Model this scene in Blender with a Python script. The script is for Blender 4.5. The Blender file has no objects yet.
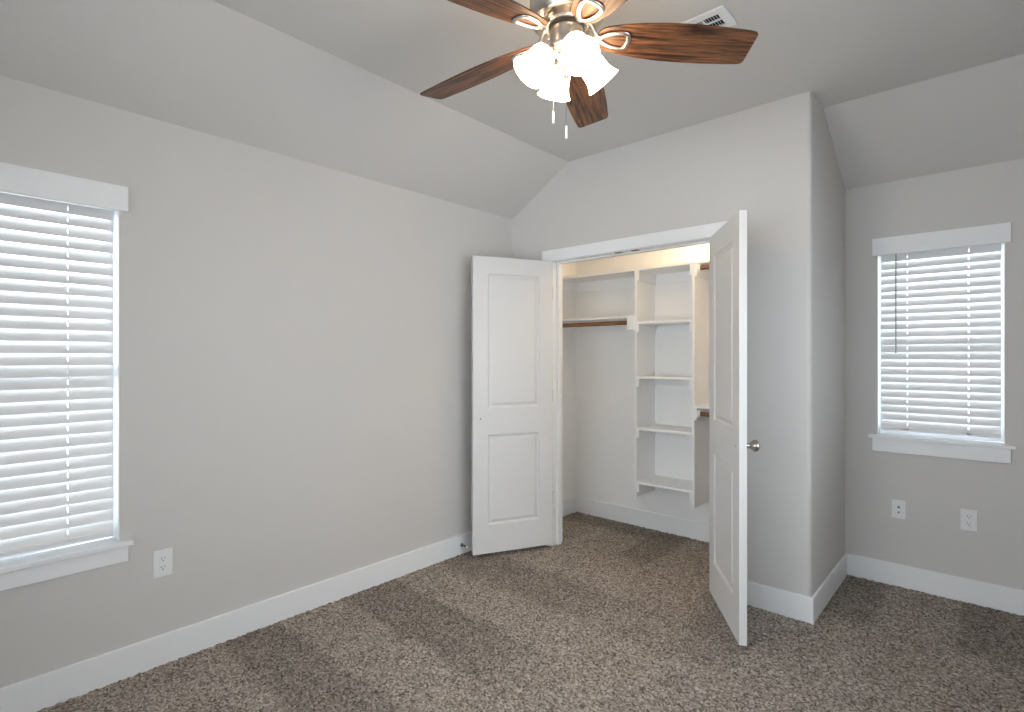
import bpy, bmesh, math, random
from math import pi, sin, cos, radians as R
from mathutils import Vector, Matrix
import numpy as np

SC = bpy.context.scene
COL = SC.collection

# ------------------------------------------------------------------ camera
F_PX, YAW = 540.4, 0.731
cam_data = bpy.data.cameras.new('camera')
cam_data.sensor_width = 36.0
cam_data.lens = F_PX / 1024 * 36.0
cam_data.clip_start = 0.02
cam = bpy.data.objects.new('camera', cam_data)
COL.objects.link(cam)
cam.location = (2.7715, 0.0, 1.3774)
cam.rotation_euler = (pi / 2, 0, YAW)
SC.camera = cam

# ------------------------------------------------------------------ world, daylight, exposure
world = bpy.data.worlds.new('world')
SC.world = world
world.use_nodes = True
wb = world.node_tree.nodes['Background']
wb.inputs[0].default_value = (0.905, 0.925, 0.985, 1)
wb.inputs[1].default_value = 5.5

SKY_LEFT, SKY_FAR = 8.0, 12.0      # watts of daylight outside the blinded windows
LAMP_GLOW = 14.0                                    # radiance of the lit fan shades
CLOSET_GLOW = 78.0


def daylight(name, loc, rot, sx, sy, watts, color):
    d = bpy.data.lights.new(name, 'AREA')
    d.shape = 'RECTANGLE'
    d.size, d.size_y = sx, sy
    d.energy = watts
    d.color = color
    o = bpy.data.objects.new(name, d)
    COL.objects.link(o)
    o.location, o.rotation_euler = loc, rot
    return o


daylight('daylight_left', (-0.45, 0.226, 1.65), (0, R(-75), 0), 1.5, 0.8, SKY_LEFT, (0.88, 0.94, 1.0))
daylight('daylight_far', (2.518, 4.40, 1.75), (R(-75), 0, 0), 0.65, 1.2, SKY_FAR, (0.88, 0.94, 1.0))

vs = SC.view_settings
vs.view_transform = 'Standard'
vs.look = 'None'
vs.exposure = 0.0
vs.gamma = 1.0
vs.use_curve_mapping = False
SC.cycles.use_denoising = True
SC.cycles.max_bounces = 10
SC.cycles.diffuse_bounces = 6
SC.cycles.transparent_max_bounces = 12
SC.cycles.sample_clamp_indirect = 6.0

# ------------------------------------------------------------------ room measures (metres)
YC = 3.096          # closet wall
X1 = 2.061          # outer corner of the closet
YB = 3.941          # far wall with the small window
XR = 3.40           # right wall, beside the camera
YR = -0.80          # rear wall, behind the camera
ZL, ZH = 2.426, 2.743
W, V = 0.528, 0.581  # how far the two ceiling slopes reach
WT = 0.14           # outer wall thickness
BT, BH = 0.014, 0.1385  # baseboard
CW = 0.115          # closet wall thickness
OX0, OX1, OZ = 0.388, 1.5822, 2.058
PIV = 0.3764         # hinge line of the left door   # closet opening


# ------------------------------------------------------------------ node helpers
def new_mat(name):
    m = bpy.data.materials.new(name)
    m.use_nodes = True
    nt = m.node_tree
    return m, nt, nt.nodes['Principled BSDF']


def node(nt, kind, **props):
    n = nt.nodes.new(kind)
    for k, v in props.items():
        setattr(n, k, v)
    return n


def paint(name, color, rough=0.55, bump=0.0, scale=220.0, metallic=0.0, spec=0.5, dist=0.002):
    m, nt, p = new_mat(name)
    p.inputs['Base Color'].default_value = (*color, 1)
    p.inputs['Roughness'].default_value = rough
    p.inputs['Metallic'].default_value = metallic
    p.inputs['Specular IOR Level'].default_value = spec
    tc = node(nt, 'ShaderNodeTexCoord')
    nz = node(nt, 'ShaderNodeTexNoise')
    nz.inputs['Scale'].default_value = scale
    nz.inputs['Detail'].default_value = 3
    nt.links.new(tc.outputs['Object'], nz.inputs['Vector'])
    mix = node(nt, 'ShaderNodeMix', data_type='RGBA')
    mix.inputs[6].default_value = (*[c * 0.985 for c in color], 1)
    mix.inputs[7].default_value = (*[min(1, c * 1.015) for c in color], 1)
    nt.links.new(nz.outputs['Fac'], mix.inputs[0])
    nt.links.new(mix.outputs[2], p.inputs['Base Color'])
    if bump:
        b = node(nt, 'ShaderNodeBump')
        b.inputs['Strength'].default_value = bump
        b.inputs['Distance'].default_value = dist
        nt.links.new(nz.outputs['Fac'], b.inputs['Height'])
        nt.links.new(b.outputs['Normal'], p.inputs['Normal'])
    return m


def glow(name, color, strength):
    m, nt, p = new_mat(name)
    p.inputs['Base Color'].default_value = (0.9, 0.88, 0.84, 1)
    p.inputs['Roughness'].default_value = 0.35
    p.inputs['Emission Color'].default_value = (*color, 1)
    p.inputs['Emission Strength'].default_value = strength
    return m


def wood(name, dark, light, along=3.0, across=60.0):
    m, nt, p = new_mat(name)
    tc = node(nt, 'ShaderNodeTexCoord')
    oi = node(nt, 'ShaderNodeObjectInfo')
    off = node(nt, 'ShaderNodeVectorMath', operation='SCALE')
    off.inputs[0].default_value = (13.0, 7.0, 5.0)
    nt.links.new(oi.outputs['Random'], off.inputs['Scale'])
    add = node(nt, 'ShaderNodeVectorMath', operation='ADD')
    nt.links.new(tc.outputs['Object'], add.inputs[0])
    nt.links.new(off.outputs[0], add.inputs[1])
    mp = node(nt, 'ShaderNodeMapping')
    mp.inputs['Scale'].default_value = (along, across, across)
    nt.links.new(add.outputs[0], mp.inputs['Vector'])
    n1 = node(nt, 'ShaderNodeTexNoise')
    n1.inputs['Scale'].default_value = 1.0
    n1.inputs['Detail'].default_value = 6
    n1.inputs['Distortion'].default_value = 0.6
    nt.links.new(mp.outputs[0], n1.inputs['Vector'])
    mp2 = node(nt, 'ShaderNodeMapping')
    mp2.inputs['Scale'].default_value = (along * 2.5, across * 4, across * 4)
    nt.links.new(add.outputs[0], mp2.inputs['Vector'])
    n2 = node(nt, 'ShaderNodeTexNoise')
    n2.inputs['Scale'].default_value = 1.0
    n2.inputs['Detail'].default_value = 4
    nt.links.new(mp2.outputs[0], n2.inputs['Vector'])
    mx = node(nt, 'ShaderNodeMath', operation='MULTIPLY_ADD')
    mx.inputs[1].default_value = 0.35
    nt.links.new(n2.outputs['Fac'], mx.inputs[0])
    nt.links.new(n1.outputs['Fac'], mx.inputs[2])
    ramp = node(nt, 'ShaderNodeValToRGB')
    ramp.color_ramp.elements[0].position = 0.53
    ramp.color_ramp.elements[0].color = (*dark, 1)
    ramp.color_ramp.elements[1].position = 0.84
    ramp.color_ramp.elements[1].color = (*light, 1)
    nt.links.new(mx.outputs[0], ramp.inputs['Fac'])
    nt.links.new(ramp.outputs['Color'], p.inputs['Base Color'])
    p.inputs['Roughness'].default_value = 0.42
    return m


def metal(name, color, rough):
    return paint(name, color, rough, metallic=1.0, scale=400)


def carpet_mat():
    m, nt, p = new_mat('carpet')
    L = nt.links
    tc = node(nt, 'ShaderNodeTexCoord')
    vo = node(nt, 'ShaderNodeTexVoronoi')
    vo.inputs['Scale'].default_value = 125
    L.new(tc.outputs['Object'], vo.inputs['Vector'])
    nz = node(nt, 'ShaderNodeTexNoise')
    nz.inputs['Scale'].default_value = 320
    nz.inputs['Detail'].default_value = 3
    L.new(tc.outputs['Object'], nz.inputs['Vector'])
    sep = node(nt, 'ShaderNodeSeparateColor')
    L.new(vo.outputs['Color'], sep.inputs[0])
    mm = node(nt, 'ShaderNodeMath', operation='MULTIPLY_ADD')
    mm.inputs[1].default_value = 0.62
    L.new(sep.outputs[0], mm.inputs[0])
    ns = node(nt, 'ShaderNodeMath', operation='MULTIPLY')
    ns.inputs[1].default_value = 0.40
    L.new(nz.outputs['Fac'], ns.inputs[0])
    L.new(ns.outputs[0], mm.inputs[2])
    ramp = node(nt, 'ShaderNodeValToRGB')
    e = ramp.color_ramp.elements
    e[0].position, e[0].color = 0.12, (0.060, 0.048, 0.040, 1)
    e[1].position, e[1].color = 0.92, (0.62, 0.56, 0.505, 1)
    e2 = ramp.color_ramp.elements.new(0.40)
    e2.color = (0.255, 0.218, 0.187, 1)
    e3 = ramp.color_ramp.elements.new(0.66)
    e3.color = (0.385, 0.338, 0.297, 1)
    L.new(mm.outputs[0], ramp.inputs['Fac'])

    # the lay of the pile left by the vacuum: bands across the room and the closet
    xyz = node(nt, 'ShaderNodeSeparateXYZ')
    wob = node(nt, 'ShaderNodeTexNoise')
    wob.inputs['Scale'].default_value = 2.2
    wob.inputs['Detail'].default_value = 5
    wob.inputs['Roughness'].default_value = 0.65
    L.new(tc.outputs['Object'], wob.inputs['Vector'])
    wsub = node(nt, 'ShaderNodeVectorMath', operation='SUBTRACT')
    wsub.inputs[1].default_value = (0.5, 0.5, 0.5)
    L.new(wob.outputs['Color'], wsub.inputs[0])
    wsc = node(nt, 'ShaderNodeVectorMath', operation='SCALE')
    wsc.inputs['Scale'].default_value = 0.16
    L.new(wsub.outputs[0], wsc.inputs[0])
    wadd = node(nt, 'ShaderNodeVectorMath', operation='ADD')
    L.new(tc.outputs['Object'], wadd.inputs[0])
    L.new(wsc.outputs[0], wadd.inputs[1])
    L.new(wadd.outputs[0], xyz.inputs[0])

    def math(op, a, b=None):
        n = node(nt, 'ShaderNodeMath', operation=op)
        for i, v in enumerate((a, b)):
            if v is None:
                continue
            if isinstance(v, (int, float)):
                n.inputs[i].default_value = v
            else:
                L.new(v, n.inputs[i])
        return n.outputs[0]

    def step(v, edge, soft=0.025):
        n = node(nt, 'ShaderNodeMapRange', interpolation_type='SMOOTHSTEP')
        n.inputs['From Min'].default_value = edge - soft
        n.inputs['From Max'].default_value = edge + soft
        L.new(v, n.inputs['Value'])
        return n.outputs['Result']

    def band(v, a, b, soft=0.025):
        return math('SUBTRACT', step(v, a, soft), step(v, b, soft))
    x, y = xyz.outputs[0], xyz.outputs[1]
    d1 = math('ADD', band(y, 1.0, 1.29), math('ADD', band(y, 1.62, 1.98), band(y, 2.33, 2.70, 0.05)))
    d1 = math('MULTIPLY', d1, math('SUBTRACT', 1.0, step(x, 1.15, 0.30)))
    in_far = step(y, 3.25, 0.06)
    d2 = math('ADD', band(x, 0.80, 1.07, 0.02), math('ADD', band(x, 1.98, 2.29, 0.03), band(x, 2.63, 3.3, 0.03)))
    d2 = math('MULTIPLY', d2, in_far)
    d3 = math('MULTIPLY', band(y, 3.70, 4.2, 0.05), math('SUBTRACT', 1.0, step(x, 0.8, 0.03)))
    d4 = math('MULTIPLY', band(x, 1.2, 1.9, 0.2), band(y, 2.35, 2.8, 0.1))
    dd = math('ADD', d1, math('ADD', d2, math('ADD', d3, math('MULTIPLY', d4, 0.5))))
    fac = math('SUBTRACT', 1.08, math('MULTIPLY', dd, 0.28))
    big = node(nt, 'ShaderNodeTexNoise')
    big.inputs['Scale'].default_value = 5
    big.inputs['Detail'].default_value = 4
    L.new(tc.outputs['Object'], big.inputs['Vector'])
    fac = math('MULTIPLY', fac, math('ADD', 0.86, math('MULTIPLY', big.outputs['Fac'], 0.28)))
    mul = node(nt, 'ShaderNodeVectorMath', operation='SCALE')
    L.new(ramp.outputs['Color'], mul.inputs[0])
    L.new(fac, mul.inputs['Scale'])
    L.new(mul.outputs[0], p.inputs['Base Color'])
    p.inputs['Roughness'].default_value = 0.95
    p.inputs['Specular IOR Level'].default_value = 0.1
    b = node(nt, 'ShaderNodeBump')
    b.inputs['Strength'].default_value = 0.6
    b.inputs['Distance'].default_value = 0.006
    L.new(mm.outputs[0], b.inputs['Height'])
    L.new(b.outputs['Normal'], p.inputs['Normal'])
    return m


def slat_mat():
    m, nt, p = new_mat('blind_slat')
    p.inputs['Base Color'].default_value = (0.86, 0.86, 0.86, 1)
    p.inputs['Roughness'].default_value = 0.4
    tr = node(nt, 'ShaderNodeBsdfTranslucent')
    tr.inputs['Color'].default_value = (0.86, 0.90, 0.95, 1)
    mx = node(nt, 'ShaderNodeMixShader')
    mx.inputs['Fac'].default_value = 0.07
    out = nt.nodes['Material Output']
    nt.links.new(p.outputs[0], mx.inputs[1])
    nt.links.new(tr.outputs[0], mx.inputs[2])
    nt.links.new(mx.outputs[0], out.inputs['Surface'])
    return m


def pane_mat():
    m, nt, p = new_mat('window_glass')
    out = nt.nodes['Material Output']
    t = node(nt, 'ShaderNodeBsdfTransparent')
    t.inputs['Color'].default_value = (0.93, 0.96, 0.96, 1)
    g = node(nt, 'ShaderNodeBsdfGlossy')
    g.inputs['Roughness'].default_value = 0.02
    fr = node(nt, 'ShaderNodeFresnel')
    fr.inputs['IOR'].default_value = 1.45
    mx = node(nt, 'ShaderNodeMixShader')
    nt.links.new(fr.outputs[0], mx.inputs[0])
    nt.links.new(t.outputs[0], mx.inputs[1])
    nt.links.new(g.outputs[0], mx.inputs[2])
    nt.links.new(mx.outputs[0], out.inputs['Surface'])
    return m


M = dict(
    wall=paint('wall_paint', (0.635, 0.618, 0.600), 0.75, 0.10, 160, spec=0.25),
    ceil=paint('ceiling_paint', (0.640, 0.620, 0.600), 0.85, 0.12, 130, spec=0.2),
    closet=paint('closet_paint', (0.88, 0.88, 0.87), 0.7, 0.06, 160, spec=0.25),
    trim=paint('white_trim', (0.86, 0.87, 0.885), 0.38),
    door=paint('white_door', (0.70, 0.695, 0.69), 0.42),
    shelf=paint('white_shelf', (0.90, 0.905, 0.91), 0.45),
    plastic=paint('white_plastic', (0.80, 0.81, 0.82), 0.35),
    vinyl=paint('white_vinyl', (0.82, 0.84, 0.86), 0.4),
    dark=paint('dark_slot', (0.02, 0.02, 0.02), 0.6),
    grey=paint('grey_plastic', (0.46, 0.48, 0.50), 0.35),
    nickel=metal('brushed_nickel', (0.56, 0.53, 0.50), 0.30),
    satin=metal('satin_nickel', (0.43, 0.39, 0.35), 0.30),
    dark_metal=metal('dark_steel', (0.20, 0.19, 0.18), 0.4),
    walnut=wood('walnut_blade', (0.026, 0.011, 0.006), (0.240, 0.102, 0.044), 3.0, 80),
    rod=wood('stained_wood', (0.16, 0.075, 0.030), (0.30, 0.155, 0.070), 3.0, 90),
    cord=paint('white_cord', (0.85, 0.85, 0.85), 0.6),
    carpet=carpet_mat(),
    slat=slat_mat(),
    pane=pane_mat(),
    shade=glow('lit_glass', (1.0, 0.75, 0.48), LAMP_GLOW),
    closet_lamp=glow('lit_closet_glass', (1.0, 0.74, 0.46), CLOSET_GLOW),
)


# ------------------------------------------------------------------ mesh helpers
def tag(o, label, cat, group=None, kind=None):
    o['label'] = label
    o['category'] = cat
    if group:
        o['group'] = group
    if kind:
        o['kind'] = kind
    return o


def empty(name, loc=(0, 0, 0), rz=0.0):
    o = bpy.data.objects.new(name, None)
    o.empty_display_size = 0.05
    COL.objects.link(o)
    o.location = loc
    o.rotation_euler = (0, 0, rz)
    return o


def obj(name, bm, mat, parent=None, bevel=0.0, smooth=False, segs=2):
    bmesh.ops.remove_doubles(bm, verts=bm.verts, dist=1e-6)
    bmesh.ops.recalc_face_normals(bm, faces=bm.faces)
    me = bpy.data.meshes.new(name)
    bm.to_mesh(me)
    bm.free()
    me.materials.append(mat)
    if smooth:
        me.polygons.foreach_set('use_smooth', [True] * len(me.polygons))
        me.set_sharp_from_angle(angle=R(38))
    o = bpy.data.objects.new(name, me)
    COL.objects.link(o)
    if parent:
        o.parent = parent
    if bevel:
        md = o.modifiers.new('bevel', 'BEVEL')
        md.width = bevel
        md.segments = segs
        md.limit_method = 'ANGLE'
        md.harden_normals = False
    return o


def new():
    return bmesh.new()


def box(bm, x0, x1, y0, y1, z0, z1):
    v = [bm.verts.new((x, y, z)) for x in (x0, x1) for y in (y0, y1) for z in (z0, z1)]
    for f in ((0, 1, 3, 2), (4, 6, 7, 5), (0, 4, 5, 1), (2, 3, 7, 6), (0, 2, 6, 4), (1, 5, 7, 3)):
        bm.faces.new([v[i] for i in f])
    return bm


def prism(bm, pts, axis, a, b):
    """polygon pts (2-D, in the two other axes in order) pushed from a to b along axis"""
    def P(p, t):
        c = list(p)
        c.insert(axis, t)
        return bm.verts.new(c)
    lo = [P(p, a) for p in pts]
    hi = [P(p, b) for p in pts]
    n = len(pts)
    bm.faces.new(lo)
    bm.faces.new(hi[::-1])
    for i in range(n):
        j = (i + 1) % n
        bm.faces.new((lo[i], hi[i], hi[j], lo[j]))
    return bm


def lathe(bm, prof, n=32, mat=None):
    """profile of (radius, height) turned about local z"""
    rings = []
    for r, z in prof:
        if r < 1e-6:
            rings.append([bm.verts.new((0, 0, z))])
        else:
            rings.append([bm.verts.new((r * cos(2 * pi * k / n), r * sin(2 * pi * k / n), z)) for k in range(n)])
    newv = [v for ring in rings for v in ring]
    for A, B in zip(rings, rings[1:]):
        if len(A) == 1 and len(B) == 1:
            continue
        for k in range(n):
            j = (k + 1) % n
            if len(A) == 1:
                bm.faces.new((A[0], B[k], B[j]))
            elif len(B) == 1:
                bm.faces.new((A[k], A[j], B[0]))
            else:
                bm.faces.new((A[k], A[j], B[j], B[k]))
    if mat is not None:
        bmesh.ops.transform(bm, matrix=mat, verts=newv)
    return bm


def aim(origin, direction):
    """matrix taking local +z to direction, placed at origin"""
    q = Vector(direction).normalized().to_track_quat('Z', 'Y')
    return Matrix.Translation(Vector(origin)) @ q.to_matrix().to_4x4()


def tube(bm, pts, r, n=10, closed=False, flat=1.0, radii=None):
    """round (or flattened) bar swept along pts"""
    pts = [Vector(p) for p in pts]
    N = len(pts)
    rings = []
    up0 = Vector((0, 0, 1))
    for i, p in enumerate(pts):
        if closed:
            t = pts[(i + 1) % N] - pts[i - 1]
        else:
            t = pts[min(i + 1, N - 1)] - pts[max(i - 1, 0)]
        t.normalize()
        up = up0 if abs(t.z) < 0.95 else Vector((1, 0, 0))
        s = t.cross(up).normalized()
        u = s.cross(t).normalized()
        rr = radii[i] if radii else r
        rings.append([bm.verts.new(p + s * (rr * cos(2 * pi * k / n)) + u * (rr * flat * sin(2 * pi * k / n)))
                      for k in range(n)])
    for i in range(N if closed else N - 1):
        A, B = rings[i], rings[(i + 1) % N]
        for k in range(n):
            j = (k + 1) % n
            bm.faces.new((A[k], A[j], B[j], B[k]))
    if not closed:
        bm.faces.new(rings[0][::-1])
        bm.faces.new(rings[-1])
    return bm


def copy_tree(o, parent=None):
    c = o.copy()
    COL.objects.link(c)
    if parent:
        c.parent = parent
    for ch in o.children:
        copy_tree(ch, c)
    return c


def structure(o, label, cat):
    return tag(o, label, cat, kind='structure')


# ------------------------------------------------------------------ room shell
# floor: tufted carpet, small pile relief in the mesh
def make_floor():
    s = 0.0095
    nx, ny = int((XR + 0.02) / s), int((YB - YR + 0.02) / s)
    rng = np.random.default_rng(4)
    xs = np.linspace(-0.01, XR + 0.01, nx)
    ys = np.linspace(YR - 0.01, YB + 0.01, ny)
    gx, gy = np.meshgrid(xs, ys)
    gx = gx + rng.uniform(-0.003, 0.003, gx.shape)
    gy = gy + rng.uniform(-0.003, 0.003, gy.shape)
    gz = 0.006 + rng.uniform(-0.0045, 0.0045, gx.shape)
    co = np.stack([gx, gy, gz], -1).reshape(-1, 3).astype(np.float32)
    i = np.arange(nx * ny).reshape(ny, nx)
    q = np.stack([i[:-1, :-1], i[:-1, 1:], i[1:, 1:], i[1:, :-1]], -1).reshape(-1, 4)
    nv, nf = len(co), len(q)
    me = bpy.data.meshes.new('floor')
    me.vertices.add(nv)
    me.vertices.foreach_set('co', co.ravel())
    me.loops.add(nf * 4)
    me.loops.foreach_set('vertex_index', q.ravel().astype(np.int32))
    me.polygons.add(nf)
    me.polygons.foreach_set('loop_start', np.arange(0, nf * 4, 4, dtype=np.int32))
    me.polygons.foreach_set('use_smooth', np.ones(nf, dtype=bool))
    me.update(calc_edges=True)
    me.validate()
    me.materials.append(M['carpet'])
    o = bpy.data.objects.new('floor', me)
    COL.objects.link(o)
    return structure(o, 'speckled brown and grey carpet with vacuum bands covering the whole floor', 'floor')


make_floor()

# ceiling: flat part, a slope over the left wall, a slope over the far wall
bm = new()
TH = 0.12
box(bm, W, XR + WT, YR - WT, YB - V, ZH, ZH + TH)
prism(bm, [(0, ZL), (W, ZH), (W, ZH + TH), (-0.14, ZH + TH), (-0.14, ZL)], 1, YR - WT, YC + 0.02)
prism(bm, [(YB, ZL), (YB, ZH + TH), (YB - V, ZH + TH), (YB - V, ZH)], 0, X1 - 0.02, XR + WT)
structure(obj('ceiling', bm, M['ceil']), 'greige vaulted ceiling, flat in the middle and sloping down to two walls', 'ceiling')

# left wall with its window hole
LW = dict(y0=-0.144, y1=0.595, z0=0.572, z1=2.040)
bm = new()
box(bm, -WT, 0, YR - WT, LW['y0'], 0, ZL)
box(bm, -WT, 0, LW['y1'], YB + WT, 0, ZL)
box(bm, -WT, 0, LW['y0'], LW['y1'], 0, LW['z0'])
box(bm, -WT, 0, LW['y0'], LW['y1'], LW['z1'], ZL)
structure(obj('wall_left', bm, M['wall']), 'long greige wall on the left with the large blinded window', 'wall')

# far wall with its window hole
FW = dict(x0=2.230, x1=2.805, z0=0.880, z1=2.035)
bm = new()
box(bm, -WT, FW['x0'], YB, YB + WT, 0, ZL)
box(bm, FW['x1'], XR + WT, YB, YB + WT, 0, ZL)
box(bm, FW['x0'], FW['x1'], YB, YB + WT, 0, FW['z0'])
box(bm, FW['x0'], FW['x1'], YB, YB + WT, FW['z1'], ZL)
structure(obj('wall_far', bm, M['wall']), 'greige wall of the alcove on the right, around the small window', 'wall')

# right and rear walls, out of the picture, each with an opening added for fill light
SIDE_FILL = dict(y0=0.65, y1=2.55, z0=0.60, z1=2.20)
bm = new()
box(bm, XR, XR + WT, YR - WT, SIDE_FILL['y0'], 0, ZH)
box(bm, XR, XR + WT, SIDE_FILL['y1'], YB + WT, 0, ZH)
box(bm, XR, XR + WT, SIDE_FILL['y0'], SIDE_FILL['y1'], 0, SIDE_FILL['z0'])
box(bm, XR, XR + WT, SIDE_FILL['y0'], SIDE_FILL['y1'], SIDE_FILL['z1'], ZH)
structure(obj('wall_right', bm, M['wall']), 'greige wall on the right side of the room, beside the camera', 'wall')
RW = dict(x0=0.75, x1=3.34, z0=0.40, z1=2.35)  # rear opening, added to let fill daylight in
bm = new()
box(bm, -WT, RW['x0'], YR - WT, YR, 0, ZH)
box(bm, RW['x1'], XR + WT, YR - WT, YR, 0, ZH)
box(bm, RW['x0'], RW['x1'], YR - WT, YR, 0, RW['z0'])
box(bm, RW['x0'], RW['x1'], YR - WT, YR, RW['z1'], ZH)
structure(obj('wall_rear', bm, M['wall']), 'greige wall behind the camera with a wide opening added for fill light', 'wall')

# closet front wall: opening for the doors, top cut along the ceiling slope, bullnose outer corner
def zs(x):
    return ZL + (ZH - ZL) * x / W


XA, XB = OX0 - 0.02, OX1 + 0.02
RB = 0.022
bm = new()
prism(bm, [(0, 0), (XA, 0), (XA, zs(XA)), (0, ZL)], 1, YC, YC + CW)
prism(bm, [(XA, OZ + 0.02), (XB, OZ + 0.02), (XB, ZH), (W, ZH), (XA, zs(XA))], 1, YC, YC + CW)
arc = [(X1 - RB + RB * sin(a), YC + RB - RB * cos(a)) for a in [pi / 2 * k / 8 for k in range(9)]]
prism(bm, [(XB, YC)] + arc + [(X1, YC + CW), (XB, YC + CW)], 2, 0, ZH)
structure(obj('wall_closet', bm, M['wall'], smooth=True), 'greige wall with the closet opening and a rounded outer corner', 'wall')
bm = new()
prism(bm, [(YC + CW, 0), (YB, 0), (YB, ZL), (YB - V, ZH), (YC + CW, ZH)], 0, X1 - CW, X1)
structure(obj('wall_closet_side', bm, M['wall']), 'short greige side wall between the closet corner and the alcove', 'wall')

# closet inside: painted lining and ceiling
bm = new()
YI = YC + CW
XI = X1 - CW
ZC = 2.43
e = 0.004
box(bm, 0, e, YI, YB, 0, ZC)
box(bm, 0, XI, YB - e, YB, 0, ZC)
box(bm, XI - e, XI, YI, YB, 0, ZC)
box(bm, 0, XA, YI, YI + e, 0, ZC)
box(bm, XB, XI, YI, YI + e, 0, ZC)
box(bm, XA, XB, YI, YI + e, OZ + 0.02, ZC)
structure(obj('wall_closet_inner', bm, M['closet']), 'pale painted walls inside the open closet', 'wall')
bm = new()
box(bm, 0, XI, YI, YB, ZC, ZC + 0.1)
structure(obj('ceiling_closet', bm, M['closet']), 'pale ceiling inside the closet', 'ceiling')

# baseboards
def baseboard(name, label, *boxes):
    bm = new()
    for b in boxes:
        box(bm, *b)
    structure(obj(name, bm, M['trim'], bevel=0.004), label, 'baseboard')


CXL, CXR = 0.305, 1.653      # outer edges of the closet casing
baseboard('baseboard_left', 'white baseboard along the long left wall', (0, BT, YR, YC, 0, BH))
baseboard('baseboard_closet_front', 'white baseboard on the closet wall, right of the open door',
          (CXR, X1 + BT, YC - BT, YC, 0, BH))
baseboard('baseboard_closet_corner', 'short white baseboard on the closet wall by the left corner', (BT, CXL, YC - BT, YC, 0, BH))
baseboard('baseboard_closet_side', 'white baseboard running back into the alcove from the closet corner',
          (X1, X1 + BT, YC, YB - BT, 0, BH))
baseboard('baseboard_far', 'white baseboard under the small window in the alcove', (X1, XR, YB - BT, YB, 0, BH))
baseboard('baseboard_right', 'white baseboard on the wall beside the camera', (XR - BT, XR, YR + BT, YB - BT, 0, BH))
baseboard('baseboard_rear', 'white baseboard on the wall behind the camera', (BT, XR, YR, YR + BT, 0, BH))
baseboard('baseboard_closet_left', 'white baseboard on the left wall inside the closet', (e, e + BT, YI + e, YB - BT, 0, BH))
baseboard('baseboard_closet_far', 'white baseboard along the back wall inside the closet', (e, XI - e, YB - e - BT, YB - e, 0, BH))
baseboard('baseboard_closet_right', 'white baseboard on the right wall inside the closet', (XI - e - BT, XI - e, YI + e, YB - BT - e, 0, BH))

# closet casing and jamb
CT = 0.018
bm = new()
box(bm, CXL, CXR, YC - CT, YC, OZ + 0.003, 2.140)
structure(obj('trim_1', bm, M['trim'], bevel=0.002), 'flat white header board over the closet opening', 'trim')
bm = new()
box(bm, CXL + 0.004, PIV - 0.006, YC - CT, YC, 0.0, OZ + 0.003)
structure(obj('trim_2', bm, M['trim'], bevel=0.002), 'flat white casing board left of the closet opening, behind the open door', 'trim')
bm = new()
box(bm, OX1 + 0.006, CXR - 0.004, YC - CT, YC, 0.0, OZ + 0.003)
structure(obj('trim_3', bm, M['trim'], bevel=0.002), 'flat white casing board right of the closet opening, behind the open door', 'trim')
bm = new()
J0, J1 = YC - 0.004, YI + 0.006
box(bm, OX0 - 0.02, OX0, J0, J1, 0, OZ + 0.02)
box(bm, OX1, OX1 + 0.02, J0, J1, 0, OZ + 0.02)
box(bm, OX0, OX1, J0, J1, OZ, OZ + 0.02)
box(bm, OX0, OX0 + 0.018, YC + 0.045, YC + 0.08, 0, OZ)
box(bm, OX1 - 0.011, OX1, YC + 0.045, YC + 0.08, 0, OZ)
box(bm, OX0 + 0.018, OX1 - 0.011, YC + 0.045, YC + 0.08, OZ - 0.011, OZ)
jamb = structure(obj('trim_4', bm, M['trim'], bevel=0.0015), 'white jamb lining the closet opening with two catch plates overhead', 'trim')
OC = (PIV + OX1) / 2
for s in (-1, 1):
    bm = new()
    box(bm, OC + s * 0.06 - 0.024, OC + s * 0.06 + 0.024, YC + 0.003, YC + 0.036, OZ - 0.003, OZ + 0.001)
    obj('strike_plate', bm, M['dark_metal'], jamb, bevel=0.001)


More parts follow.
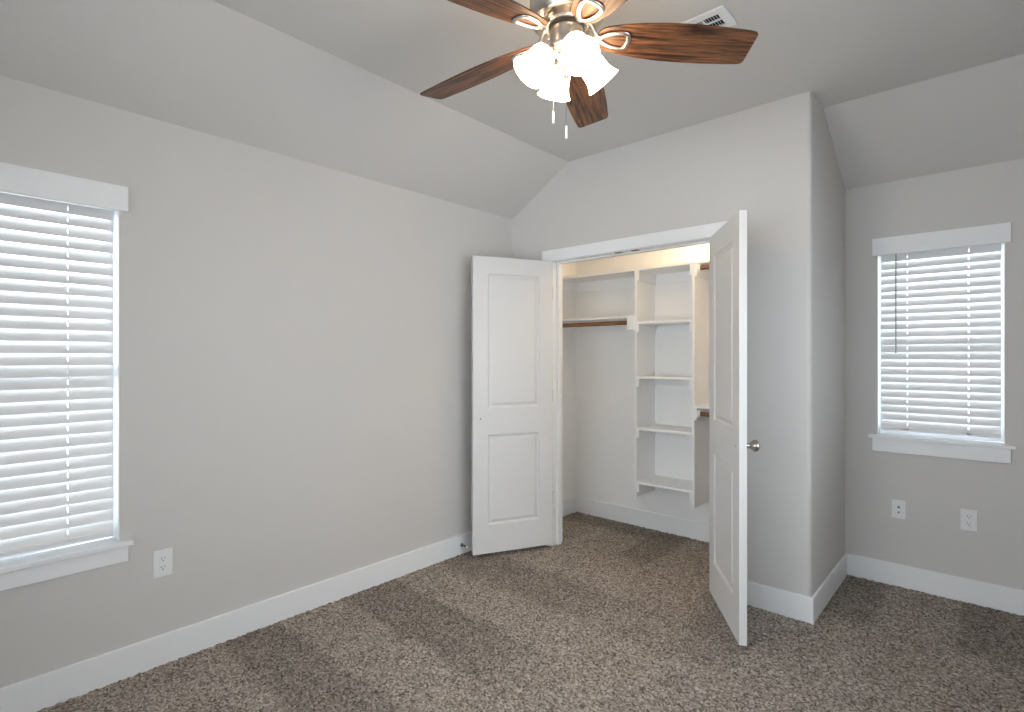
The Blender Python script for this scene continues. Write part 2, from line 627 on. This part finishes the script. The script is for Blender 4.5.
# ------------------------------------------------------------------ windows and blinds
def window(idx, origin, rz, w, z0, z1, stool_over, head_h, apron_h, label, blinded=True):
    """local frame: x along the wall from the hole's left edge, y into the wall, wall face at y=0"""
    root = empty(f'window_{idx}', origin, rz)
    structure(root, label, 'window')
    d0, d1 = 0.088, WT + 0.01
    fw = 0.045
    bm = new()
    sw = 0.016
    box(bm, 0, sw, d0, d1, z0 + 0.02, z1)
    box(bm, w - sw, w, d0, d1, z0 + 0.02, z1)
    box(bm, sw, w - sw, d0, d1, z1 - fw, z1)
    box(bm, sw, w - sw, d0, d1, z0 + 0.02, z0 + 0.02 + fw)
    obj('window_frame', bm, M['vinyl'], root, bevel=0.003)
    bm = new()
    box(bm, 0, 0.003, 0, d0, z0 + 0.02, z1)
    box(bm, w - 0.003, w, 0, d0, z0 + 0.02, z1)
    box(bm, 0.003, w - 0.003, 0, d0, z1 - 0.003, z1)
    obj('jamb_lining', bm, M['trim'], root)
    zm = (z0 + z1) / 2
    bm = new()
    box(bm, sw, w - sw, d0 + 0.008, d1 - 0.012, zm - 0.022, zm + 0.022)
    obj('meeting_rail', bm, M['vinyl'], root, bevel=0.003)
    for a, b in ((z0 + 0.02 + fw, zm - 0.022), (zm + 0.022, z1 - fw)):
        bm = new()
        box(bm, sw, w - sw, d0 + 0.028, d0 + 0.032, a, b)
        obj('pane', bm, M['pane'], root)
    bm = new()
    box(bm, 0, w, -0.002, d0, z0, z0 + 0.02)
    box(bm, -stool_over, w + stool_over, -0.034, 0, z0, z0 + 0.02)
    obj('sill', bm, M['trim'], root, bevel=0.003)
    bm = new()
    box(bm, -stool_over + 0.018, w + stool_over - 0.018, -0.018, 0, z0 - apron_h, z0)
    obj('apron', bm, M['trim'], root, bevel=0.002)
    bm = new()
    box(bm, -stool_over + 0.018, w + stool_over - 0.018, -0.022, 0, z1 - 0.048, z1 - 0.048 + head_h)
    obj('head_board', bm, M['trim'], root, bevel=0.002)
    return root


def blind(origin, rz, w, z_stool, z_top, cords, wand, label, rail_gap):
    root = empty('window_blind', origin, rz)
    tag(root, label, 'blind', 'white slatted blinds in the windows')
    g0, g1 = 0.014, w - 0.015
    yb = 0.040
    bm = new()
    box(bm, g0, g1, yb - 0.026, yb + 0.026, z_top - 0.038, z_top - 0.002)
    obj('headrail', bm, M['slat'], root, bevel=0.002)
    zr = z_stool + rail_gap
    bm = new()
    box(bm, g0, g1, yb - 0.022, yb + 0.022, zr, zr + 0.020)
    obj('bottom_rail', bm, M['slat'], root, bevel=0.005)
    top, bot = z_top - 0.063, zr + 0.040
    n = round((top - bot) / 0.0463)
    bm = new()
    tilt = R(65)
    hw, th = 0.0255, 0.0028
    rnd = random.Random(idx_seed(label))
    for k in range(n + 1):
        zc = bot + (top - bot) * k / n
        t = tilt + R(rnd.uniform(-1.6, 1.6))
        dz = rnd.uniform(-0.0008, 0.0008)
        def section(ua, ub):
            us = [ua + (ub - ua) * j / 6 for j in range(7)]
            c = [(u * hw, 0.0022 * (1 - u * u)) for u in us]
            poly = [(p, q + th / 2) for p, q in c] + [(p, q - th / 2) for p, q in reversed(c)]
            # room edge (local -y) low, window edge high
            return [(yb + p * cos(t) - q * sin(t), zc + dz + p * sin(t) + q * cos(t)) for p, q in poly]
        xa, xb = g0 + rnd.uniform(0, 0.0015), g1 - rnd.uniform(0, 0.0015)
        for cx in list(cords) + [None]:          # each cord runs through a slot in every slat
            xe = xb if cx is None else cx - 0.0027
            prism(bm, section(-1, 1), 0, xa, xe)
            if cx is not None:
                prism(bm, section(-1, -0.42), 0, xe, cx + 0.0027)
                prism(bm, section(0.42, 1), 0, xe, cx + 0.0027)
                xa = cx + 0.0027
    obj('slats', bm, M['slat'], root, smooth=True)
    for cx in cords:
        bm = new()
        for sy in (-1, 1):
            tube(bm, [(cx, yb + sy * 0.0155, zr + 0.01), (cx, yb + sy * 0.0155, z_top - 0.03)], 0.0011, 6)
        for k in range(n + 1):
            zc = bot + (top - bot) * k / n
            tube(bm, [(cx - 0.006, yb - 0.0155, zc - 0.0250), (cx - 0.006, yb + 0.0155, zc - 0.002 + 0.022)], 0.0007, 4)
        obj('ladder_cord', bm, M['cord'], root)
        bm = new()
        lathe(bm, [(0, -0.004), (0.007, -0.004), (0.009, 0), (0, 0.0)], 14,
              aim((cx, yb - 0.022, zr + 0.010), (0, -1, 0)))
        obj('cord_plug', bm, M['slat'], root, smooth=True)
    if wand:
        bm = new()
        wx, wz = wand
        tube(bm, [(wx, yb - 0.030, z_top - 0.045), (wx, yb - 0.036, z_top - 0.075), (wx, yb - 0.037, wz)], 0.0042, 6)
        wd = obj('tilt_wand', bm, M['grey'], root)
        wd['label'] = 'slim grey tilt wand'
    return root


def idx_seed(s):
    return sum(ord(c) for c in s)


# left wall: local x = world y (rotate +90), local y = world -x
LWW = LW['y1'] - LW['y0']
window(1, (0, LW['y0'], 0), R(90), LWW, LW['z0'], LW['z1'], 0.045, 0.105, 0.068,
       'tall double-hung window in the left wall, cut off by the photo edge')
blind((0, LW['y0'], 0), R(90), LWW, LW['z0'] + 0.02, LW['z1'], (0.15, 0.36, 0.574), None,
      'white slatted blind closed over the large left-hand window', 0.026)
# far wall: local x = world x, local y = world y
FWW = FW['x1'] - FW['x0']
window(2, (FW['x0'], YB, 0), 0, FWW, FW['z0'], FW['z1'], 0.042, 0.104, 0.078,
       'small window in the alcove wall on the right')
blind((FW['x0'], YB, 0), 0, FWW, FW['z0'] + 0.02, FW['z1'], (0.145, 0.425), (0.092, 1.394),
      'white slatted blind with a grey wand in the small alcove window', 0.030)
# rear wall, unseen window added for fill light: looks into the room along +y, so local y = world -y
REAR_FILL_W = RW['x1'] - RW['x0']
window(3, (RW['x1'], YR, 0), R(180), REAR_FILL_W, RW['z0'], RW['z1'], 0.045, 0.105, 0.07,
       'wide unseen window added for fill light in the wall behind the camera', False)


# right wall, unseen window added for fill light: local x = world -y, local y = world x
window(4, (XR, SIDE_FILL['y1'], 0), R(-90), SIDE_FILL['y1'] - SIDE_FILL['y0'], SIDE_FILL['z0'], SIDE_FILL['z1'], 0.045, 0.105, 0.07,
       'unseen window added for fill light in the right wall beside the camera')

# ------------------------------------------------------------------ closet doors
DW, DT = 0.5985, 0.035
ZB, ZT = 0.036, 2.053


def door_mesh(s):
    """slab hung on the local z axis; room face at y=0.010, closet face at y=0.045, hinge edge at x=0.003*s"""
    bm = new()
    x0, x1 = 0.003, 0.003 + DW - 0.003
    xs = [x0, 0.108, 0.493, x1]
    zz = [ZB, 0.228, 0.840, 1.022, 1.938, ZT]

    def quad(a, b, c, d, y):
        bm.faces.new([bm.verts.new((s * p[0], y, p[1])) for p in (a, b, c, d)])
    for face, yf, inward in ((0, 0.010, 1), (1, 0.010 + DT, -1)):
        for i in range(3):
            for j in range(5):
                xa, xb, za, zb = xs[i], xs[i + 1], zz[j], zz[j + 1]
                if i == 1 and j in (1, 3):
                    prof = [(0, 0), (0.006, 0.0075), (0.012, 0.0105), (0.017, 0.0105), (0.034, 0.0022), (0.038, 0.0016)]
                    for (o1, d1), (o2, d2) in zip(prof, prof[1:]):
                        A = [(xa + o1, za + o1), (xb - o1, za + o1), (xb - o1, zb - o1), (xa + o1, zb - o1)]
                        B = [(xa + o2, za + o2), (xb - o2, za + o2), (xb - o2, zb - o2), (xa + o2, zb - o2)]
                        for k in range(4):
                            m = (k + 1) % 4
                            bm.faces.new([bm.verts.new((s * p[0], yf + inward * dd, p[1]))
                                          for p, dd in ((A[k], d1), (A[m], d1), (B[m], d2), (B[k], d2))])
                    o2, d2 = prof[-1]
                    quad((xa + o2, za + o2), (xb - o2, za + o2), (xb - o2, zb - o2), (xa + o2, zb - o2), yf + inward * d2)
                else:
                    quad((xa, za), (xb, za), (xb, zb), (xa, zb), yf)
    ya, yb = 0.010, 0.010 + DT
    for i in range(3):
        for z in (ZB, ZT):
            bm.faces.new([bm.verts.new(p) for p in ((s * xs[i], ya, z), (s * xs[i + 1], ya, z), (s * xs[i + 1], yb, z), (s * xs[i], yb, z))])
    for j in range(5):
        for x in (x0, x1):
            bm.faces.new([bm.verts.new(p) for p in ((s * x, ya, zz[j]), (s * x, ya, zz[j + 1]), (s * x, yb, zz[j + 1]), (s * x, yb, zz[j]))])
    return bm


def closet_door(idx, s, px, ang, label):
    root = empty(f'door_{idx}', (px, YC - 0.010, 0), ang)
    structure(root, label, 'door')
    slab = obj('door_slab', door_mesh(s), M['door'], root)
    md = slab.modifiers.new('bevel', 'BEVEL')
    md.width, md.segments, md.limit_method, md.angle_limit = 0.0015, 2, 'ANGLE', R(60)
    kx = s * (DW - 0.052)
    kz = 0.955
    bm = new()
    lathe(bm, [(0, 0), (0.030, 0), (0.031, 0.003), (0.026, 0.008), (0.012, 0.011), (0.010, 0.024), (0.016, 0.032),
               (0.025, 0.040), (0.0285, 0.050), (0.026, 0.060), (0.016, 0.067), (0, 0.069)], 28,
          aim((kx, 0.010, kz), (0, -1, 0)))
    k = obj('door_knob', bm, M['satin'], root, smooth=True)
    k['label'] = 'round satin nickel knob'
    bm = new()
    lathe(bm, [(0, 0), (0.0055, 0), (0.005, 0.0015), (0, 0.002)], 12, aim((kx, 0.010 + DT, kz - 0.003), (0, 1, 0)))
    obj('knob_screw', bm, M['dark_metal'], root, smooth=True)
    for hz in (0.37, 1.097, 1.826):
        bm = new()
        lathe(bm, [(0, -0.045), (0.006, -0.045), (0.006, 0.045), (0, 0.045)], 12, Matrix.Translation((0, 0.002, hz)))
        box(bm, 0, s * 0.0045, 0.004, 0.043, hz - 0.044, hz + 0.044)
        obj('hinge', bm, M['satin'], root, smooth=True)
    bm = new()
    lathe(bm, [(0, 0), (0.008, 0), (0.008, 0.004), (0.004, 0.008), (0, 0.0085)], 12, Matrix.Translation((s * (DW - 0.07), 0.0275, ZT - 0.002)))
    obj('ball_catch', bm, M['satin'], root, smooth=True)
    return root


closet_door(1, 1, PIV, -2.027, 'white two-panel closet door swung open against the left wall')
closet_door(2, -1, OX1, 2.172, 'white two-panel closet door swung open toward the room with a round knob')

# ------------------------------------------------------------------ closet fittings
SF = 3.640          # front edge of the shelves
SB = YB - e         # back wall of the closet
ST = 0.018
DX0, DX1 = 0.743, 1.191     # outer faces start of the tower's two panels
ZTOP = 2.035

t = tag(empty('shelf_tower', ((DX0 + DX1 + ST) / 2, SB, 0.32)), 'white open shelf tower with four shelves hung on the closet back wall', 'shelves')


def tpart(name, bm, bevel=0.0015):
    o = obj(name, bm, M['shelf'], None, bevel=bevel)
    o.data.transform(Matrix.Translation(-t.location))
    o.parent = t
    return o


for x in (DX0, DX1):
    bm = new()
    box(bm, x, x + ST, SF, SB, 0.318, ZTOP - ST)
    tpart('side_panel', bm)
for zt_ in (1.634, 1.226, 0.842, 0.438):
    bm = new()
    box(bm, DX0 + ST, DX1, SF, SB, zt_ - ST, zt_)
    sh = tpart('shelf', bm)
    zc0, zc1 = zt_ - ST - 0.062, zt_ - ST
    tpart('shelf_cleat', box(new(), DX0 + ST, DX0 + ST + 0.018, SF + 0.003, SB, zc0, zc1))
    tpart('shelf_cleat', box(new(), DX1 - 0.018, DX1, SF + 0.003, SB, zc0, zc1))
    if zt_ > 0.5:
        tpart('shelf_cleat', box(new(), DX0 + ST + 0.018, DX1 - 0.018, SB - 0.018, SB, zc0, zc1))
zc0, zc1 = ZTOP - ST - 0.075, ZTOP - ST
tpart('shelf_cleat', box(new(), DX0 + ST, DX0 + ST + 0.018, SF + 0.003, SB, zc0, zc1))
tpart('shelf_cleat', box(new(), DX1 - 0.018, DX1, SF + 0.003, SB, zc0, zc1))

t = tag(empty('closet_shelf', (0.975, SB, ZTOP - ST)), 'long white top shelf across the closet above the tower', 'shelf')
bm = new()
box(bm, e, XI - e, SF, SB, ZTOP - ST, ZTOP)
tpart('shelf_board', bm)
tpart('shelf_cleat', box(new(), e, DX0, SB - 0.018, SB, ZTOP - ST - 0.078, ZTOP - ST))
tpart('shelf_cleat', box(new(), DX0 + ST + 0.018, DX1 - 0.018, SB - 0.018, SB, ZTOP - ST - 0.075, ZTOP - ST))
tpart('shelf_cleat', box(new(), DX1 + ST + 0.018, XI - e, SB - 0.018, SB, ZTOP - ST - 0.078, ZTOP - ST))
tpart('shelf_cleat', box(new(), e, e + 0.018, SF + 0.003, SB - 0.018, ZTOP - ST - 0.078, ZTOP - ST))

LZ = 1.684
t = tag(empty('closet_shelf', (0.38, SB, LZ - ST)), 'lower white shelf left of the tower, just above the brown rod', 'shelf')
bm = new()
box(bm, e, DX0, SF, SB, LZ - ST, LZ)
tpart('shelf_board', bm)
tpart('shelf_cleat', box(new(), e + 0.018, DX0 - 0.018, SB - 0.018, SB, LZ - ST - 0.085, LZ - ST))
tpart('shelf_cleat', box(new(), e, e + 0.018, SF + 0.003, SB, LZ - ST - 0.085, LZ - ST))
bm = new()
box(bm, DX0 - 0.056, DX0, SF - 0.014, SB, LZ - ST - 0.092, LZ - ST)
tpart('rod_block', bm)

RZ = 1.034
t = tag(empty('closet_shelf', (1.6, SB, RZ - ST)), 'waist-high white shelf right of the tower, mostly hidden by the open door', 'shelf')
bm = new()
box(bm, DX1 + ST, XI - e, SF, SB, RZ - ST, RZ)
tpart('shelf_board', bm)
tpart('shelf_cleat', box(new(), DX1 + ST, DX1 + ST + 0.018, SF - 0.006, SB, RZ - ST - 0.085, RZ - ST))
tpart('shelf_cleat', box(new(), XI - e - 0.018, XI - e, SF + 0.003, SB, RZ - ST - 0.085, RZ - ST))
tpart('shelf_cleat', box(new(), DX1 + ST + 0.018, XI - e - 0.018, SB - 0.018, SB, RZ - ST - 0.085, RZ - ST))


def closet_rod(x0, x1, y, z, label, sockets=(True, True)):
    root = tag(empty('closet_rod', ((x0 + x1) / 2, y, z)), label, 'rod', 'brown wooden rods in the closet')
    h = (x1 - x0) / 2
    bm = new()
    tube(bm, [(-h + 0.002, 0, 0), (h - 0.002, 0, 0)], 0.0165, 20)
    obj('rod', bm, M['rod'], root, smooth=True)
    for sx, on_ in zip((-1, 1), sockets):
        if on_:
            bm = new()
            lathe(bm, [(0, 0), (0.032, 0), (0.032, 0.006), (0.024, 0.010), (0.024, 0.018), (0.017, 0.018), (0.017, 0.008), (0, 0.008)], 24,
                  aim((sx * h, 0, 0), (-sx, 0, 0)))
            obj('rod_socket', bm, M['shelf'], root, smooth=True)
    return root


closet_rod(e + 0.018, DX0 - 0.056, SF + 0.020, 1.632, 'brown wooden closet rod left of the shelf tower', (True, False))
closet_rod(DX1 + ST + 0.018, XI - e - 0.018, SF + 0.026, 1.990, 'upper brown closet rod right of the tower, near the top shelf')
closet_rod(DX1 + ST + 0.018, XI - e - 0.018, SF + 0.026, 0.975, 'lower brown closet rod right of the tower, at waist height')
t = tag(empty('rod_cleat', (DX1 + ST, SB, 1.95)), 'white block on the tower side holding the upper right rod', 'cleat')
bm = new()
box(bm, DX1 + ST, DX1 + ST + 0.018, SF - 0.006, SB - 0.018, ZTOP - ST - 0.085, ZTOP - ST)
tpart('mounting_block', bm)
bm = new()
box(bm, XI - e - 0.018, XI - e, SF - 0.006, SB - 0.018, ZTOP - ST - 0.085, ZTOP - ST)
o = tag(obj('rod_cleat', bm, M['shelf'], bevel=0.0015), 'white block on the closet right wall holding the far end of the upper rod', 'cleat')

# closet ceiling lamp (above the header, lights the top of the closet)
CLX, CLY = 1.45, 3.71
root = tag(empty('closet_light', (CLX, CLY, ZC)), 'small round lit ceiling light inside the closet above the door header', 'light')
bm = new()
lathe(bm, [(0, 0), (0.095, 0), (0.095, -0.018), (0.088, -0.022), (0, -0.022)], 32)
obj('base_pan', bm, M['nickel'], root, smooth=True)
bm = new()
lathe(bm, [(0.084, -0.022), (0.084, -0.035), (0.074, -0.056), (0.050, -0.072), (0.02, -0.079), (0, -0.08)], 32)
obj('glass_dome', bm, M['closet_lamp'], root, smooth=True)


# ------------------------------------------------------------------ ceiling fan
FX, FY = 1.635, 1.557
ZBL = 2.511          # blade root height; the blades droop a little outwards
fan = tag(empty('ceiling_fan', (FX, FY, ZH)), 'five-blade walnut and brushed nickel ceiling fan with four lit white shades', 'ceiling fan')
FO = Vector((FX, FY, ZH))
DZ = -ZH


def fpart(name, bm, mat, parent=None, **k):
    """parts drawn around the fan's axis with true heights"""
    o = obj(name, bm, mat, None, **k)
    o.data.transform(Matrix.Translation((0, 0, DZ)))
    o.parent = parent or fan
    return o


bm = lathe(new(), [(0, ZH), (0.088, ZH), (0.088, 2.715), (0.078, 2.700), (0.060, 2.692), (0, 2.692)], 40)
fpart('canopy', bm, M['nickel'], smooth=True)
bm = lathe(new(), [(0, 2.694), (0.085, 2.692), (0.116, 2.680), (0.130, 2.655), (0.132, 2.600), (0.130, 2.572), (0.122, 2.558),
                   (0.112, 2.556), (0.108, 2.562), (0.104, 2.572), (0.070, 2.575), (0, 2.575)], 56)
fpart('motor_housing', bm, M['nickel'], smooth=True)
bm = lathe(new(), [(0, 2.575), (0.078, 2.575), (0.080, 2.568), (0.080, 2.548), (0.074, 2.541), (0, 2.541)], 48)
fpart('flywheel', bm, M['nickel'], smooth=True)
bm = lathe(new(), [(0, 2.541), (0.064, 2.541), (0.064, 2.533), (0, 2.533)], 48)
fpart('rubber_ring', bm, M['dark'], smooth=True)
bm = lathe(new(), [(0, 2.533), (0.058, 2.533), (0.060, 2.528), (0.060, 2.470), (0.056, 2.458), (0.044, 2.448), (0, 2.446)], 48)
fpart('switch_housing', bm, M['nickel'], smooth=True)
bm = lathe(new(), [(0, 2.446), (0.030, 2.446), (0.034, 2.438), (0.028, 2.428), (0.020, 2.420), (0.030, 2.410), (0.034, 2.402), (0.028, 2.392),
                   (0.014, 2.384), (0.010, 2.376), (0.013, 2.370), (0.008, 2.362), (0, 2.359)], 36)
fpart('light_fitter', bm, M['nickel'], smooth=True)

# one blade with its iron, then copies
PITCH = R(-14)
WK = 1.10
prof = [(0.112, 0.020), (0.116, 0.031), (0.126, 0.040), (0.145, 0.0475), (0.19, 0.0575), (0.26, 0.0675), (0.34, 0.0745), (0.43, 0.0760),
        (0.52, 0.0740), (0.60, 0.0695), (0.640, 0.0665), (0.652, 0.0630), (0.658, 0.0570), (0.660, 0.0500)]
outline = [(r, h * WK) for r, h in prof] + [(r, -h * WK) for r, h in reversed(prof)]
bm = prism(new(), outline, 2, 0.0, 0.0062)
blade = obj('blade', bm, M['walnut'], fan, bevel=0.0015)
DROOP = Matrix.Rotation(R(3.2), 4, 'Y')
blade.data.transform(DROOP @ Matrix.Rotation(PITCH, 4, 'X'))
blade.location = (0, 0, ZBL + DZ)
bm = new()
# open D-shaped plate screwed under the blade root
loop_pts = []
ctrl = [(0.118, 0.0), (0.132, 0.016), (0.160, 0.029), (0.190, 0.034), (0.208, 0.031), (0.216, 0.018), (0.219, 0.0)]
ctrl = ctrl + [(a, -b) for a, b in reversed(ctrl[1:-1])]
Nc = len(ctrl)
for i in range(Nc):
    p0, p1, p2, p3 = (Vector((*ctrl[(i + k) % Nc], 0)) for k in (-1, 0, 1, 2))
    for u in (0, 0.25, 0.5, 0.75):
        loop_pts.append(0.5 * ((2 * p1) + (p2 - p0) * u + (2 * p0 - 5 * p1 + 4 * p2 - p3) * u * u + (3 * p1 - p0 - 3 * p2 + p3) * u ** 3))
loop_pts = [DROOP.to_3x3() @ (Matrix.Rotation(PITCH, 3, 'X') @ (p + Vector((0, 0, -0.0045)))) for p in loop_pts]
tube(bm, loop_pts, 0.0085, 12, closed=True, flat=0.55)
tube(bm, [(0.068, 0, 0.046), (0.080, 0, 0.044), (0.090, 0, 0.033), (0.100, 0, 0.012), (0.110, 0, -0.005), (0.122, 0, -0.010)],
     0.01, 12, flat=0.6, radii=[0.021, 0.019, 0.017, 0.016, 0.0155, 0.014])
iron = obj('blade_iron', bm, M['nickel'], blade, smooth=True)
iron['label'] = 'open brushed nickel bracket under the blade'
A0 = 0.751
blade.rotation_euler = (0, 0, A0)
for k in range(1, 5):
    c = copy_tree(blade, fan)
    c.rotation_euler = (0, 0, A0 + k * 2 * pi / 5)

# four lit shades
def bell(bm, mat):
    out = [(0.024, 0.000), (0.031, 0.003), (0.0405, 0.011), (0.0455, 0.024), (0.0470, 0.040), (0.0475, 0.058), (0.0495, 0.076),
           (0.054, 0.092), (0.060, 0.105), (0.0635, 0.110)]
    inn = [(r - 0.0035, z + (0.003 if i == 0 else 0.0)) for i, (r, z) in enumerate(out)]
    lathe(bm, out + inn[::-1] + [out[0]], 40, mat)


TILT = R(40)
for k in range(4):
    az = YAW + R(14) + k * pi / 2
    d = Vector((cos(az) * sin(TILT), sin(az) * sin(TILT), -cos(TILT)))
    n0 = Vector((cos(az) * 0.070, sin(az) * 0.070, 2.450))
    bm = tube(new(), [(cos(az) * 0.022, sin(az) * 0.022, 2.432), (cos(az) * 0.040, sin(az) * 0.040, 2.446),
                      (cos(az) * 0.054, sin(az) * 0.054, 2.452), tuple(n0 - d * 0.004)], 0.008, 12)
    lathe(bm, [(0, -0.014), (0.017, -0.014), (0.022, -0.006), (0.028, 0.002), (0.028, 0.008), (0, 0.008)], 24, aim(n0, d))
    arm = fpart('lamp_arm', bm, M['nickel'], smooth=True)
    bm = new()
    bell(bm, aim(n0 + d * 0.002, d))
    sh = fpart('lamp_shade', bm, M['shade'], smooth=True)
    sh['label'] = 'lit white bell-shaped glass shade'
    bm = lathe(new(), [(0, 0.010), (0.013, 0.010), (0.014, 0.026), (0.022, 0.042), (0.026, 0.058), (0.022, 0.074), (0.010, 0.083), (0, 0.085)], 20, aim(n0, d))
    fpart('bulb', bm, M['shade'], sh, smooth=True)

# two pull chains
fx, fy = -sin(YAW), cos(YAW)
rx, ry = cos(YAW), sin(YAW)
for (ox, oy, zend, ln) in ((-0.046 * rx + 0.012 * fx, -0.046 * ry + 0.012 * fy, 2.208, 0.045),
                           (-0.006 * rx - 0.050 * fx, -0.006 * ry - 0.050 * fy, 2.128, 0.045)):
    bm = new()
    n = int((2.462 - zend - ln) / 0.004)
    tube(bm, [(ox, oy, 2.470), (ox, oy, zend + ln)], 0.0011, 6)
    ch = fpart('pull_chain', bm, M['nickel'], smooth=True)
    bm = lathe(new(), [(0, zend + ln), (0.0025, zend + ln), (0.0042, zend + ln - 0.006), (0.0042, zend + 0.006), (0.0048, zend + 0.003), (0.003, zend), (0, zend)], 14,
               Matrix.Translation((ox, oy, 0)))
    fpart('pull_knob', bm, M['plastic'], ch, smooth=True)

# ------------------------------------------------------------------ ceiling vent
VX0, VX1, VY0, VY1 = 1.655, 1.981, 2.109, 2.262
vent = tag(empty('ceiling_vent', ((VX0 + VX1) / 2, (VY0 + VY1) / 2, ZH)), 'white louvered air vent on the ceiling behind the fan blade', 'vent')


def vpart(name, bm, mat, bevel=0.0):
    o = obj(name, bm, mat, None, bevel=bevel)
    o.data.transform(Matrix.Translation(-Vector(vent.location)))
    o.parent = vent
    return o


bm = new()
IX0, IX1, IY0, IY1 = VX0 + 0.034, VX1 - 0.034, VY0 + 0.033, VY1 - 0.033
SX = IX1 - 0.062
box(bm, VX0, VX1, VY0, IY0, ZH - 0.009, ZH)
box(bm, VX0, VX1, IY1, VY1, ZH - 0.009, ZH)
box(bm, VX0, IX0, IY0, IY1, ZH - 0.009, ZH)
box(bm, IX1, VX1, IY0, IY1, ZH - 0.009, ZH)
box(bm, SX - 0.006, SX, IY0, IY1, ZH - 0.009, ZH)
vpart('frame', bm, M['plastic'], bevel=0.003)
bm = new()
box(bm, IX0, IX1, IY0, IY1, ZH - 0.0015, ZH - 0.0005)
vpart('dark_opening', bm, M['dark'])
bm = new()
for k in range(6):                              # end section: louvers across the plate
    x = SX + 0.0045 + k * 0.0108
    prism(bm, [(x + 0.0036, ZH - 0.009), (x + 0.0050, ZH - 0.009), (x + 0.0014, ZH - 0.002), (x, ZH - 0.002)], 1, IY0, IY1)
box(bm, SX, IX1, (IY0 + IY1) / 2 - 0.003, (IY0 + IY1) / 2 + 0.003, ZH - 0.008, ZH - 0.002)
vpart('louvers', bm, M['plastic'])
bm = new()
for k in range(8):                              # main section: long louvers
    y = IY0 + 0.004 + k * 0.0108
    prism(bm, [(y, ZH - 0.009), (y + 0.0016, ZH - 0.009), (y + 0.0085, ZH - 0.002), (y + 0.0069, ZH - 0.002)], 0, IX0, SX - 0.006)
vpart('louvers', bm, M['plastic'])
for x in (VX0 + 0.012, VX1 - 0.012):
    bm = lathe(new(), [(0, ZH - 0.0105), (0.003, ZH - 0.0102), (0.0038, ZH - 0.009), (0, ZH - 0.009)], 10, Matrix.Translation((x, (VY0 + VY1) / 2, 0)))
    vpart('screw', bm, M['plastic'])


# ------------------------------------------------------------------ wall plates
def rrect(bm, cx, cz, w, h, r, y0, y1):
    pts = []
    for sx, sz, a0 in ((1, 1, 0), (-1, 1, 90), (-1, -1, 180), (1, -1, 270)):
        for k in range(5):
            a = R(a0 + 22.5 * k)
            pts.append((cx + sx * (w / 2 - r) + r * cos(a), cz + sz * (h / 2 - r) + r * sin(a)))
    return prism(bm, pts, 1, y0, y1)


def outlet(loc, rz, w, h, label):
    """local y points into the wall, plate in front (-y)"""
    root = tag(empty('wall_outlet', loc, rz), label, 'outlet', 'white duplex wall outlets')
    bm = rrect(new(), 0, 0, w, h, 0.004, -0.006, 0)
    obj('cover_plate', bm, M['plastic'], root, bevel=0.0022)
    for sz in (1, -1):
        cz = sz * 0.0195
        bm = rrect(new(), 0, cz, 0.034, 0.029, 0.010, -0.0078, -0.004)
        rc = obj('receptacle', bm, M['plastic'], root, bevel=0.0006)
        bm = new()
        box(bm, -0.0075, -0.0053, -0.0082, -0.0070, cz + 0.000, cz + 0.0085)
        box(bm, 0.0053, 0.0075, -0.0082, -0.0070, cz + 0.001, cz + 0.0075)
        lathe(bm, [(0, 0), (0.0026, 0), (0.0026, 0.001), (0, 0.001)], 12, aim((0, -0.0072, cz - 0.007), (0, -1, 0)))
        obj('slots', bm, M['dark'], rc)
    bm = lathe(new(), [(0, 0), (0.003, 0), (0.0026, 0.001), (0, 0.0014)], 12, aim((0, -0.006, 0), (0, -1, 0)))
    obj('screw', bm, M['plastic'], root)
    return root


outlet((0, 0.755, 0.454), R(90), 0.076, 0.121, 'white wall outlet on the left wall beside the large window')
outlet((2.657, YB, 0.464), 0, 0.0735, 0.117, 'white wall outlet under the small window, right of the cable plate')
root = tag(empty('cable_plate', (2.337, YB, 0.464)), 'white cable wall plate with two dark round jacks under the small window', 'wall plate')
bm = rrect(new(), 0, 0, 0.068, 0.109, 0.004, -0.006, 0)
obj('cover_plate', bm, M['plastic'], root, bevel=0.0022)
for cz, r in ((0.013, 0.0068), (-0.018, 0.0052)):
    bm = lathe(new(), [(0, 0), (r, 0), (r, 0.003), (r * 0.75, 0.006), (0, 0.006)], 16, aim((0, -0.006, cz), (0, -1, 0)))
    j = obj('jack', bm, M['dark_metal'], root, smooth=True)
    j['label'] = 'dark round cable jack'
for cz in (0.042, -0.042):
    bm = lathe(new(), [(0, 0), (0.003, 0), (0.0026, 0.001), (0, 0.0014)], 12, aim((0, -0.006, cz), (0, -1, 0)))
    obj('screw', bm, M['plastic'], root)

# ------------------------------------------------------------------ door stop on the left baseboard
root = tag(empty('door_stop', (BT, 2.552, 0.070)), 'small metal door stop with a white tip on the left baseboard', 'door stop')
bm = lathe(new(), [(0, 0), (0.013, 0), (0.013, 0.004), (0.008, 0.008), (0, 0.008)], 18, aim((0, 0, 0), (1, 0, 0)))
obj('base', bm, M['dark_metal'], root, smooth=True)
bm = new()
hel = [(0.008 + 0.045 * k / 120, 0.0052 * cos(2 * pi * k / 10), 0.0052 * sin(2 * pi * k / 10)) for k in range(121)]
tube(bm, hel, 0.0013, 6)
obj('spring', bm, M['dark_metal'], root, smooth=True)
bm = lathe(new(), [(0, 0), (0.0075, 0), (0.0085, 0.004), (0.0085, 0.012), (0.006, 0.015), (0, 0.0155)], 18, aim((0.052, 0, 0), (1, 0, 0)))
tip = obj('rubber_tip', bm, M['plastic'], root, smooth=True)
tip['label'] = 'white rubber tip'
